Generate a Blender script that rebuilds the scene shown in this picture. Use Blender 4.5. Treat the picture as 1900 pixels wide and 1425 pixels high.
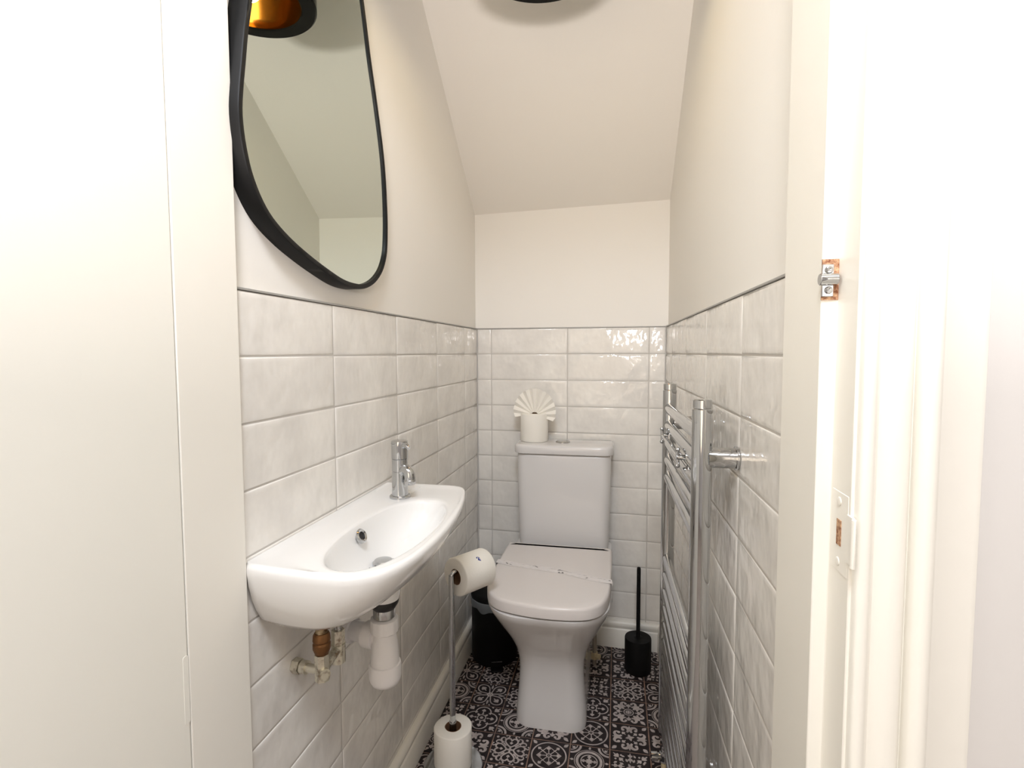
import bpy, math, random
from mathutils import Vector, Matrix
PI = math.pi
S = bpy.context.scene
COL = S.collection
for o in list(bpy.data.objects): bpy.data.objects.remove(o)

# ------------------------------------------------------------------ camera
EYE = 1.13
cam_d = bpy.data.cameras.new('camera'); cam = bpy.data.objects.new('camera', cam_d); COL.objects.link(cam)
cam_d.sensor_width = 36.0; cam_d.sensor_fit = 'HORIZONTAL'; cam_d.lens = 36.0 * 970.6 / 1900.0; cam_d.clip_start = 0.02
yaw, pitch, roll = -0.1967, -0.0595, -0.0025
fwd = Vector((math.sin(yaw) * math.cos(pitch), math.cos(yaw) * math.cos(pitch), math.sin(pitch)))
rt = Vector((math.cos(yaw), -math.sin(yaw), 0)); up = rt.cross(fwd)
r2 = rt * math.cos(roll) + up * math.sin(roll); u2 = -rt * math.sin(roll) + up * math.cos(roll)
mw = Matrix((r2, u2, -fwd)).transposed().to_4x4(); mw.translation = Vector((0, 0, EYE))
cam.matrix_world = mw; S.camera = cam
# ------------------------------------------------------------------ exposure, world, lights
S.view_settings.view_transform = 'Standard'; S.view_settings.look = 'None'
S.view_settings.gamma = 1.0; S.view_settings.exposure = 0.0; S.view_settings.use_curve_mapping = False
W = bpy.data.worlds.new('world'); S.world = W; W.use_nodes = True
W.node_tree.nodes['Background'].inputs[0].default_value = (1.0, 0.95, 0.88, 1); W.node_tree.nodes['Background'].inputs[1].default_value = 0.0

def area(name, loc, aim, size, power, col, spread=PI):
    d = bpy.data.lights.new(name, 'AREA'); d.shape = 'DISK'; d.size = size; d.energy = power; d.color = col; d.spread = spread
    o = bpy.data.objects.new(name, d); COL.objects.link(o); o.location = loc
    o.rotation_euler = (Vector(aim) - Vector(loc)).to_track_quat('-Z', 'Y').to_euler(); return o
area('hall_light', (0.0, -0.25, 2.33), (0.0, 0.15, 0), 0.45, 28, (0.85, 0.91, 1.0))            # hall ceiling lamp
area('flash_bounce', (0.03, -0.45, 1.30), (0.0, -0.20, 2.4), 0.25, 27, (0.99, 0.93, 0.91))                # flash turned up at the hall ceiling
area('flash_spill', (0.03, -0.35, 1.24), (-0.14, 1.5, 2.05), 0.12, 0.5, (1.0, 0.9, 0.9), math.radians(80))
area('hall_fill', (-0.55, -1.5, 1.20), (0.1, 1.2, 1.1), 1.4, 10, (1.0, 0.80, 0.58))  # added soft fill behind the camera, no real window there

# ------------------------------------------------------------------ materials
def nmat(name, col, rough=0.5, metal=0.0, spec=0.5, coat=0.0):
    m = bpy.data.materials.new(name); m.use_nodes = True
    b = m.node_tree.nodes['Principled BSDF']
    b.inputs['Base Color'].default_value = (*col, 1); b.inputs['Roughness'].default_value = rough
    b.inputs['Metallic'].default_value = metal; b.inputs['Specular IOR Level'].default_value = spec
    b.inputs['Coat Weight'].default_value = coat
    return m
def noise_bump(m, scale, strength, dist=0.001, detail=3, obj=True, stretch=None):
    nt = m.node_tree; b = nt.nodes['Principled BSDF']
    tc = nt.nodes.new('ShaderNodeTexCoord'); n = nt.nodes.new('ShaderNodeTexNoise'); bp = nt.nodes.new('ShaderNodeBump')
    n.inputs['Scale'].default_value = scale; n.inputs['Detail'].default_value = detail
    bp.inputs['Strength'].default_value = strength; bp.inputs['Distance'].default_value = dist
    src = tc.outputs['Object']
    if stretch:
        mp = nt.nodes.new('ShaderNodeMapping'); mp.inputs['Scale'].default_value = stretch; nt.links.new(src, mp.inputs[0]); src = mp.outputs[0]
    nt.links.new(src, n.inputs['Vector']); nt.links.new(n.outputs['Fac'], bp.inputs['Height'])
    nt.links.new(bp.outputs[0], b.inputs['Normal'])
    return n
def mottle(m, c0, c1, scale, detail=4, p0=0.35, p1=0.65, stretch=None):
    nt = m.node_tree; b = nt.nodes['Principled BSDF']
    tc = nt.nodes.new('ShaderNodeTexCoord'); n = nt.nodes.new('ShaderNodeTexNoise'); cr = nt.nodes.new('ShaderNodeValToRGB')
    n.inputs['Scale'].default_value = scale; n.inputs['Detail'].default_value = detail; n.inputs['Roughness'].default_value = 0.6
    cr.color_ramp.elements[0].position = p0; cr.color_ramp.elements[1].position = p1
    cr.color_ramp.elements[0].color = (*c0, 1); cr.color_ramp.elements[1].color = (*c1, 1)
    src = tc.outputs['Object']
    if stretch:
        mp = nt.nodes.new('ShaderNodeMapping'); mp.inputs['Scale'].default_value = stretch; nt.links.new(src, mp.inputs[0]); src = mp.outputs[0]
    nt.links.new(src, n.inputs['Vector']); nt.links.new(n.outputs['Fac'], cr.inputs[0]); nt.links.new(cr.outputs[0], b.inputs['Base Color'])
M = {}
M['plaster'] = nmat('plaster', (0.87, 0.838, 0.782), 0.75, spec=0.2); noise_bump(M['plaster'], 60, 0.12, 0.002)
M['ceil'] = nmat('ceiling_paint', (0.825, 0.785, 0.72), 0.8, spec=0.15); noise_bump(M['ceil'], 25, 0.25, 0.003, 5)
M['cream'] = nmat('cream_gloss_paint', (0.86, 0.83, 0.755), 0.38, spec=0.4); noise_bump(M['cream'], 45, 0.12, 0.0015, 4)
M['doorpaint'] = nmat('door_paint', (0.85, 0.83, 0.755), 0.42, spec=0.35); noise_bump(M['doorpaint'], 120, 0.08, 0.001, 4)
M['hall'] = nmat('hall_paint', (0.67, 0.645, 0.62), 0.7, spec=0.2); noise_bump(M['hall'], 90, 0.1, 0.001)
M['tile'] = nmat('glazed_tile', (0.72, 0.70, 0.67), 0.09, spec=0.5)
mottle(M['tile'], (0.745, 0.715, 0.67), (0.865, 0.835, 0.78), 7, 5, 0.34, 0.62)
nb = noise_bump(M['tile'], 18, 0.34, 0.012, 2.5, stretch=(1, 1, .75))
M['grout'] = nmat('grout', (0.58, 0.55, 0.51), 0.9, spec=0.1)
M['steel_trim'] = nmat('trim_grey', (0.42, 0.41, 0.39), 0.45, 0.3)
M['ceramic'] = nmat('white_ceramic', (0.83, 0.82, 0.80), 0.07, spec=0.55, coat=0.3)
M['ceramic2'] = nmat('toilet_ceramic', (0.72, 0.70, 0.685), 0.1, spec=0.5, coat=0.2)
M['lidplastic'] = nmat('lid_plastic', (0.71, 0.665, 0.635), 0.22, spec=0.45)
M['chrome'] = nmat('chrome', (0.54, 0.55, 0.56), 0.06, 1.0)
M['chrome_dull'] = nmat('chrome_dull', (0.50, 0.50, 0.50), 0.2, 1.0)
M['black'] = nmat('black_matt', (0.006, 0.006, 0.006), 0.5, spec=0.12)
M['blackgloss'] = nmat('black_gloss', (0.004, 0.004, 0.004), 0.12, spec=0.07)
M['framemetal'] = nmat('mirror_frame_black', (0.010, 0.010, 0.010), 0.42, spec=0.14)
M['mirror'] = nmat('mirror_glass', (0.73, 0.80, 0.745), 0.0, 1.0)
M['gold'] = nmat('gold_lining', (0.50, 0.27, 0.075), 0.13, 1.0)
M['plastic'] = nmat('white_plastic', (0.78, 0.76, 0.75), 0.3)
M['paper'] = nmat('toilet_paper', (0.88, 0.845, 0.77), 0.9, spec=0.1); noise_bump(M['paper'], 260, 0.3, 0.001, 4)
M['card'] = nmat('cardboard', (0.20, 0.11, 0.06), 0.9, spec=0.1)
M['brass'] = nmat('tarnished_brass', (0.5, 0.33, 0.12), 0.3, 0.9); mottle(M['brass'], (0.14, 0.075, 0.03), (0.62, 0.52, 0.34), 60)
M['nickel'] = nmat('worn_nickel', (0.6, 0.56, 0.45), 0.3, 0.8); mottle(M['nickel'], (0.22, 0.15, 0.09), (0.72, 0.69, 0.58), 70, p0=0.3, p1=0.5)
M['copper'] = nmat('copper_olive', (0.20, 0.095, 0.035), 0.4, 0.7)
M['rubber'] = nmat('rubber', (0.015, 0.014, 0.013), 0.4)
M['rust'] = nmat('rusty_recess', (0.35, 0.15, 0.06), 0.9); mottle(M['rust'], (0.20, 0.07, 0.03), (0.66, 0.42, 0.25), 260)
M['dark'] = nmat('dark_hole', (0.01, 0.01, 0.01), 0.7)
M['bluemark'] = nmat('blue_print', (0.03, 0.05, 0.26), 0.8)
M['print'] = nmat('grey_print', (0.16, 0.15, 0.15), 0.8)
M['greyprint'] = nmat('pale_print', (0.45, 0.42, 0.41), 0.8)
M['strip'] = nmat('paper_strip', (0.76, 0.72, 0.70), 0.6)
M['liner'] = nmat('bin_liner', (0.30, 0.32, 0.33), 0.2, spec=0.6)
M['liner'].node_tree.nodes['Principled BSDF'].inputs['Alpha'].default_value = 0.45
M['ft_dark'] = nmat('floor_tile_dark', (0.050, 0.040, 0.040), 0.5, spec=.18); mottle(M['ft_dark'], (0.014, 0.010, 0.011), (0.034, 0.026, 0.026), 40)
M['ft_light'] = nmat('floor_tile_pattern', (0.42, 0.36, 0.33), 0.5, spec=.2); mottle(M['ft_light'], (0.36, 0.31, 0.29), (0.54, 0.47, 0.44), 30)
M['ft_grout'] = nmat('floor_grout', (0.30, 0.20, 0.15), 0.9); mottle(M['ft_grout'], (0.17, 0.12, 0.10), (0.38, 0.23, 0.16), 25)
M['yellowed'] = nmat('yellowed_plastic', (0.62, 0.52, 0.33), 0.4)
M['oldpipe'] = nmat('old_pipe', (0.30, 0.26, 0.21), 0.5)
M['hallfloor'] = nmat('hall_carpet', (0.30, 0.26, 0.23), 0.95, spec=0.05); noise_bump(M['hallfloor'], 300, 0.5, 0.003)
bulb = nmat('bulb_glow', (1, 0.8, 0.5), 0.5); bb = bulb.node_tree.nodes['Principled BSDF']
bb.inputs['Emission Color'].default_value = (1.0, 0.70, 0.32, 1); bb.inputs['Emission Strength'].default_value = 9; M['bulb'] = bulb

# ------------------------------------------------------------------ mesh helpers
ORG = {}
class MB:
    def __init__(s): s.v = []; s.f = []; s.mi = []
    def add(s, vs, fs, mi=0, T=None):
        b = len(s.v)
        s.v += [tuple(T @ Vector(p)) if T is not None else tuple(p) for p in vs]
        s.f += [tuple(i + b for i in f) for f in fs]; s.mi += [mi] * len(fs); return s
    def box(s, lo, hi, mi=0, T=None):
        x0, y0, z0 = lo; x1, y1, z1 = hi
        return s.add([(x0,y0,z0),(x1,y0,z0),(x1,y1,z0),(x0,y1,z0),(x0,y0,z1),(x1,y0,z1),(x1,y1,z1),(x0,y1,z1)],
                     [(0,3,2,1),(4,5,6,7),(0,1,5,4),(1,2,6,5),(2,3,7,6),(3,0,4,7)], mi, T)
    def loft(s, rings, cap0=True, cap1=True, mi=0, T=None, closed=True):
        n = len(rings[0]); vs = [p for r in rings for p in r]; fs = []
        for k in range(len(rings) - 1):
            for i in range(n if closed else n - 1):
                j = (i + 1) % n; fs.append((k*n+i, k*n+j, (k+1)*n+j, (k+1)*n+i))
        if cap0: fs.append(tuple(range(n))[::-1])
        if cap1: fs.append(tuple((len(rings)-1)*n + i for i in range(n)))
        return s.add(vs, fs, mi, T)
    def lathe(s, prof, T=None, n=48, mi=0, cap0=True, cap1=True, sx=1, sy=1):
        rings = [[(r*math.cos(2*PI*i/n)*sx, r*math.sin(2*PI*i/n)*sy, z) for i in range(n)] for r, z in prof]
        return s.loft(rings, cap0, cap1, mi, T)
    def tube(s, path, r, n=16, mi=0, cap=True, T=None):
        P = [Vector(p) for p in path]; rings = []; prev = None
        for i, p in enumerate(P):
            d = (P[min(i+1, len(P)-1)] - P[max(i-1, 0)]).normalized()
            if prev is None:
                a = Vector((0,0,1)) if abs(d.z) < 0.9 else Vector((1,0,0)); u = d.cross(a).normalized()
            else: u = (prev - d * prev.dot(d)).normalized()
            prev = u; w = d.cross(u); rr = r[i] if isinstance(r, (list, tuple)) else r
            rings.append([tuple(p + (u*math.cos(2*PI*k/n) + w*math.sin(2*PI*k/n))*rr) for k in range(n)])
        return s.loft(rings, cap, cap, mi, T)
    def prism(s, outline, z0, z1, mi=0, T=None):
        return s.loft([[(x, y, z0) for x, y in outline], [(x, y, z1) for x, y in outline]], True, True, mi, T)
    def build(s, name, mats, parent=None, smooth=35, bevel=0, seg=3, sub=0):
        if isinstance(mats, str): mats = [mats]
        me = bpy.data.meshes.new(name); o0 = ORG.get(parent.name, Vector((0,0,0))) if parent else Vector((0,0,0))
        me.from_pydata([(Vector(p) - o0) for p in s.v], [], s.f)
        for m in mats: me.materials.append(M[m])
        me.polygons.foreach_set('material_index', s.mi)
        import bmesh
        bm = bmesh.new(); bm.from_mesh(me); bmesh.ops.recalc_face_normals(bm, faces=bm.faces); bm.to_mesh(me); bm.free()
        if smooth:
            me.polygons.foreach_set('use_smooth', [True] * len(me.polygons)); me.set_sharp_from_angle(angle=math.radians(smooth))
        me.update()
        o = bpy.data.objects.new(name, me); COL.objects.link(o)
        if parent: o.parent = parent; ORG[o.name] = o0
        else: ORG[o.name] = Vector((0,0,0))
        if bevel:
            b = o.modifiers.new('bevel', 'BEVEL'); b.width = bevel; b.segments = seg; b.limit_method = 'ANGLE'; b.angle_limit = math.radians(40); b.harden_normals = False
        if sub:
            b = o.modifiers.new('sub', 'SUBSURF'); b.levels = sub; b.render_levels = sub
        return o
def thing(name, loc, label, cat, group=None):
    o = bpy.data.objects.new(name, None); COL.objects.link(o); o.location = loc; o.empty_display_size = 0.05
    ORG[o.name] = Vector(loc); o['label'] = label; o['category'] = cat
    if group: o['group'] = group
    return o
def tag(o, label, cat): o['label'] = label; o['category'] = cat; return o
def struct(o): o['kind'] = 'structure'; return o
def axis(p, d):            # matrix carrying local +z onto direction d at p
    q = Vector(d).to_track_quat('Z', 'Y').to_matrix().to_4x4(); q.translation = Vector(p); return q
def spline(pts, k=6, closed=True):
    out = []; n = len(pts); rng = range(n if closed else n - 1)
    for i in rng:
        g = (lambda j: pts[j % n]) if closed else (lambda j: pts[max(0, min(n-1, j))])
        p0, p1, p2, p3 = g(i-1), g(i), g(i+1), g(i+2)
        for t in [q / k for q in range(k)]:
            out.append(tuple(0.5*((2*p1[c]) + (-p0[c]+p2[c])*t + (2*p0[c]-5*p1[c]+4*p2[c]-p3[c])*t*t + (-p0[c]+3*p1[c]-3*p2[c]+p3[c])*t**3) for c in range(len(p1))))
    if not closed: out.append(tuple(pts[-1]))
    return out
def resample(pts, n):
    P = [Vector(p) for p in pts] + [Vector(pts[0])]; L = [0]
    for i in range(len(P)-1): L.append(L[-1] + (P[i+1]-P[i]).length)
    out = []; j = 0
    for k in range(n):
        t = L[-1]*k/n
        while L[j+1] < t: j += 1
        q = (t - L[j]) / max(1e-9, L[j+1]-L[j]); out.append(tuple(P[j].lerp(P[j+1], q)))
    return out
def rrect(x0, y0, x1, y1, r, k=8):
    if not isinstance(r, (list, tuple)): r = [r]*4
    out = []
    for (cx, cy, a, rr) in ((x1-r[0], y0+r[0], -90, r[0]), (x1-r[1], y1-r[1], 0, r[1]), (x0+r[2], y1-r[2], 90, r[2]), (x0+r[3], y0+r[3], 180, r[3])):
        for i in range(k+1):
            t = math.radians(a + 90*i/k); out.append((cx + rr*math.cos(t), cy + rr*math.sin(t)))
    return out

# ------------------------------------------------------------------ room constants
XL = -0.5436                                   # face of the left tiling
YB = 2.019; BA = -0.0353                       # back wall y = YB + BA*(x-XL)
XR0 = 0.178; RA = 0.0209; YR = YB + BA*(XR0-XL)
TT = 1.224; ROW = 0.1013; RZ0 = 1.2269; LEN = 0.302
def yb(x): return YB + BA*(x - XL)
def xr(y): return XR0 + RA*(YR - y)
YF = 0.655                                     # toilet side of the door wall
SL = 0.82; ZS = 1.684                          # slope of the stair soffit
TLB = Matrix(((1, 0, 0, 0), (0, 1, 0, 0), (0, 0, 1, 0), (0, 0, 0, 1)))
# frames: local (s, z, out) -> world
FL = Matrix(((0,0,1,XL),(1,0,0,0),(0,1,0,0),(0,0,0,1)))             # s = y
FB = Matrix(((1,0,0,0),(BA,0,-1,YB-BA*XL),(0,1,0,0),(0,0,0,1)))      # s = x
FR = Matrix(((-RA,0,-1,XR0+RA*YR),(1,0,0,0),(0,1,0,0),(0,0,0,1)))    # s = y

# ------------------------------------------------------------------ shell
ZC = 2.36; YS = YR - (ZC-ZS)/SL
P8 = 0.008
mb = MB(); ye = yb(XL)+0.02
mb.add([(XL-P8, YF, 0), (XL-P8, ye, 0), (XL-P8, ye, ZC), (XL-P8, YF, ZC), (XL-P8-.06, YF, 0), (XL-P8-.06, ye, 0), (XL-P8-.06, ye, ZC), (XL-P8-.06, YF, ZC)],
       [(0,1,2,3),(7,6,5,4),(0,3,7,4),(1,5,6,2),(3,2,6,7),(0,4,5,1)])
wl = struct(mb.build('wall_left', 'plaster', smooth=0))
mb = MB(); a, b = xr(YF)+P8, xr(ye)+P8
mb.add([(a, YF, 0), (b, ye, 0), (b, ye, ZC), (a, YF, ZC), (a+.06, YF, 0), (b+.06, ye, 0), (b+.06, ye, ZC), (a+.06, YF, ZC)],
       [(0,1,2,3),(7,6,5,4),(0,3,7,4),(1,5,6,2),(3,2,6,7),(0,4,5,1)])
wr = struct(mb.build('wall_right', 'plaster', smooth=0))
mb = MB(); x0, x1 = XL-P8, xr(YR)+P8
mb.add([(x0, yb(x0)+P8, 0), (x1, yb(x1)+P8, 0), (x1, yb(x1)+P8, ZC), (x0, yb(x0)+P8, ZC), (x0, yb(x0)+.07, 0), (x1, yb(x1)+.07, 0), (x1, yb(x1)+.07, ZC), (x0, yb(x0)+.07, ZC)],
       [(0,1,2,3),(7,6,5,4),(0,3,7,4),(1,5,6,2),(3,2,6,7),(0,4,5,1)])
wb = struct(mb.build('wall_back', 'plaster', smooth=0))
# sloping stair soffit, then the flat part above the door
mb = MB(); nx = 10; xs = [x0 + (x1-x0)*i/nx for i in range(nx+1)]; rows_ = []
zl, zr = 1.678, 1.687
for x in [x0-.03, *xs, x1+.045]:
    t = (x-x0)/(x1-x0); z0_ = zl + (zr-zl)*t; y0_ = yb(x)+0.03
    rows_.append([(x, y0_, z0_-0.0246), (x, YS+0.03, ZC), (x, YF, ZC), (x, YF, ZC+.08), (x, YS+0.1, ZC+.08), (x, y0_, z0_+.06)])
mb.loft(rows_, True, True)
ceil = struct(mb.build('ceiling', 'ceil', smooth=0))

# wall tiling: each tile a pillowed slab, all of one wall's tiles its surface
def tiling(frame, s_lo, s_hi, joints, name, parent):
    mb = MB(); g = 0.0013
    js = sorted([j for j in joints if s_lo + .004 < j < s_hi - .004]); ed = [s_lo] + js + [s_hi]
    zt = TT; k = 1; zz = [(RZ0-ROW, TT)]
    while RZ0-(k+1)*ROW > 0.05: zz.append((RZ0-(k+1)*ROW, RZ0-k*ROW)); k += 1
    zz.append((0.05, RZ0-k*ROW))
    rnd = random.Random(int(s_hi*1000) % 97)
    mb.box((s_lo, 0.03, -P8), (s_hi, TT-.001, -.0016), 1, frame)
    for (z0, z1) in zz:
        for i in range(len(ed)-1):
            a0, a1 = ed[i]+g, ed[i+1]-g; b0, b1 = z0+g, z1-g
            prof = [(0, -.0030), (0, -.0018), (.0014, -.0007), (.004, -.0001), (.011, 0)]
            tl = [rnd.uniform(-1, 1)*.0004 for _ in range(4)]
            rings = []
            for ins, o in prof:
                ins = min(ins, (a1-a0)*.4)
                rings.append([(a0+ins, b0+ins, o+tl[0]*(o > -.001)), (a1-ins, b0+ins, o+tl[1]*(o > -.001)), (a1-ins, b1-ins, o+tl[2]*(o > -.001)), (a0+ins, b1-ins, o+tl[3]*(o > -.001))])
            mb.loft(rings, False, True, 0, frame)
    o = mb.build(name, ['tile', 'grout'], parent, smooth=50)
    return o
tiling(FL, YF, YB-.0005, [YB-.1729-j*LEN for j in range(6)], 'tiling', wl)
tiling(FB, XL+.001, XR0-.001, [XL+.0584+j*LEN for j in range(4)], 'tiling', wb)
tiling(FR, YF, YR-.0005, [YR-.1724-j*LEN for j in range(6)], 'tiling', wr)
# grey edge trim on top of the tiling
for fr, s0, s1, nme in ((FL, YF, YB, 'trim_left'), (FB, XL, XR0, 'trim_back'), (FR, YF, YR, 'trim_right')):
    mb = MB(); mb.box((s0, TT, -P8), (s1, TT+.0035, .0012), 0, fr); struct(mb.build(nme, 'steel_trim', smooth=0, bevel=.0006, seg=1))
# skirting boards with a moulded top
def skirting(frame, s0, s1, nme, h=0.104):
    pr = [(0, 0), (0.0165, 0), (0.0165, h-.034), (0.015, h-.031), (0.0125, h-.029), (0.0125, h-.026), (0.0155, h-.021), (.0165, h-.015), (.0155, h-.008), (.012, h-.003), (.007, h), (0, h)]
    mb = MB(); mb.loft([[(s, z, o) for o, z in pr] for s in (s0, s1)], True, True, 0, frame)
    return struct(mb.build(nme, 'cream', smooth=40))
skirting(FL, YF, YB, 'baseboard_left'); skirting(FB, XL, XR0, 'baseboard_back'); skirting(FR, YF, YR, 'baseboard_right')

# ------------------------------------------------------------------ door wall and hallway
ZH = 2.03; HW = 0.512; HC = 2.40
def wallbox(lo, hi, nme, m='hall'):
    mb = MB(); mb.box(lo, hi); return struct(mb.build(nme, m, smooth=0))
wf = wallbox((0.215, HW, 0), (1.3, YF, HC), 'wall_front')
wallbox((-1.5, HW, 0), (-0.600, YF, HC), 'wall_hall_left_of_door')
wallbox((-0.600, HW, ZH+.03), (0.215, YF, HC), 'wall_above_door')
wallbox((-1.56, -1.7, 0), (-1.5, YF, HC), 'wall_hall_left')
wallbox((1.3, -1.7, 0), (1.36, YF, HC), 'wall_hall_right')
wallbox((-1.56, -1.76, 0), (1.36, -1.7, HC), 'wall_hall_back')
wallbox((-1.56, -1.76, HC), (1.36, YF, HC+.05), 'ceiling_hall')
wallbox((-1.56, -1.76, -.05), (1.36, 0.58, -0.002), 'floor_hall', 'hallfloor')
# door lining: plan profile swept up the jamb
def sweep(prof, z0, z1, nme, m='cream', parent=None):
    mb = MB(); mb.loft([[(x, y, z) for x, y in prof] for z in (z0, z1)]); return mb.build(nme, m, parent, smooth=35, bevel=.0012, seg=2)
jr = sweep([(0.192, YF+.012), (0.192, 0.5530), (0.206, 0.5525), (0.206, 0.508), (0.2345, 0.508), (0.2345, YF+.012)], 0, ZH, 'trim_door_lining_right'); struct(jr)
jl = sweep([(-0.535, YF+.012), (-0.535, 0.5565), (-0.600, 0.5565), (-0.600, YF+.012)][::-1], 0, ZH, 'trim_door_lining_left'); struct(jl)
mb = MB(); mb.box((-0.600, 0.5565, ZH), (0.2345, YF+.012, ZH+.03)); struct(mb.build('trim_door_lining_head', 'cream', smooth=0))
arch = [(0.2085, HW), (0.2085, .4995), (.2105, .4975), (.2150, .4965), (.2185, .4980), (.2205, .5020), (.2235, .5035), (.2290, .4990), (.2370, .4965), (.2440, .4975),
        (.2478, .5015), (.2492, .5045), (.2500, .5045), (.2510, .4965), (.2530, .4925), (.2580, .4905), (.2630, .4915), (.2660, .4950), (.2680, .4975), (.2960, .4985), (.3010, .5010), (.3025, HW)]
mb = MB(); mb.loft([[(x, y, z) for x, y in arch] for z in (0, ZH+.09)]); struct(mb.build('trim_architrave', 'cream', smooth=50))

# door slab, opened out towards the hall on its hinges at the left lining
mb = MB(); mb.box((-0.576, -0.175, 0.008), (-0.5356, 0.5550, 1.985)); dr = mb.build('door_1', 'doorpaint', smooth=0, bevel=.0015, seg=2); struct(dr)
for z in (0.25, 0.700, 1.72):   # butt hinges painted over
    mb = MB(); mb.prism(rrect(.5470, z-.045, .5552, z+.045, .003, 4), 0, .0006, 0, Matrix(((0,0,1,-.5357),(1,0,0,0),(0,1,0,0),(0,0,0,1)))); mb.build('hinge', 'doorpaint', dr)

# roller catch keep, rusted, in the rebate of the right jamb
mb = MB(); mb.box((.1915, .5512, 1.1795), (.2062, .5532, 1.2180)); c = mb.build('catch_recess', 'rust', jr, smooth=0); c['label'] = 'rusty recess'
mb = MB(); mb.box((.1910, .5490, 1.1825), (.2010, .5514, 1.2130))
for z in (1.1885, 1.2075): mb.lathe([(.0035, 0), (.0035, .001), (.0022, .0018), (.0005, .0010)], axis((.1965, .549, z), (0,-1,0)), 20)
mb.tube([(.1880, .5475, 1.1985), (.2035, .5475, 1.1985)], .0056, 20)
mb.build('roller_catch', 'chrome', jr, smooth=35, bevel=.0005, seg=1)
# painted lower strike plate with a chipped latch hole
mb = MB(); mb.box((.2055, .512, .925), (.2064, .547, 1.000)); mb.box((.2050, .5015, .940), (.2072, .5135, .984))
mb.loft([[(.2045+.002*math.cos(t)-.0, .5015-.003-.004*math.sin(t), z) for t in [PI*i/8 for i in range(9)]] for z in (.940, .984)], True, True)
mb.build('strike_plate', 'cream', jr, smooth=40, bevel=.0007, seg=2)
mb = MB(); mb.box((.2049, .525, .9500), (.2068, .5345, .9740)); c = mb.build('latch_hole', 'rust', jr, smooth=0)
mb = MB()
for z in (.934, .991): mb.lathe([(.0042, 0), (.0042, .0008), (.003, .0013), (.0004, .0008)], axis((.2058, .531, z), (-1,0,0)), 18)
mb.build('screw', 'cream', jr)

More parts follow.
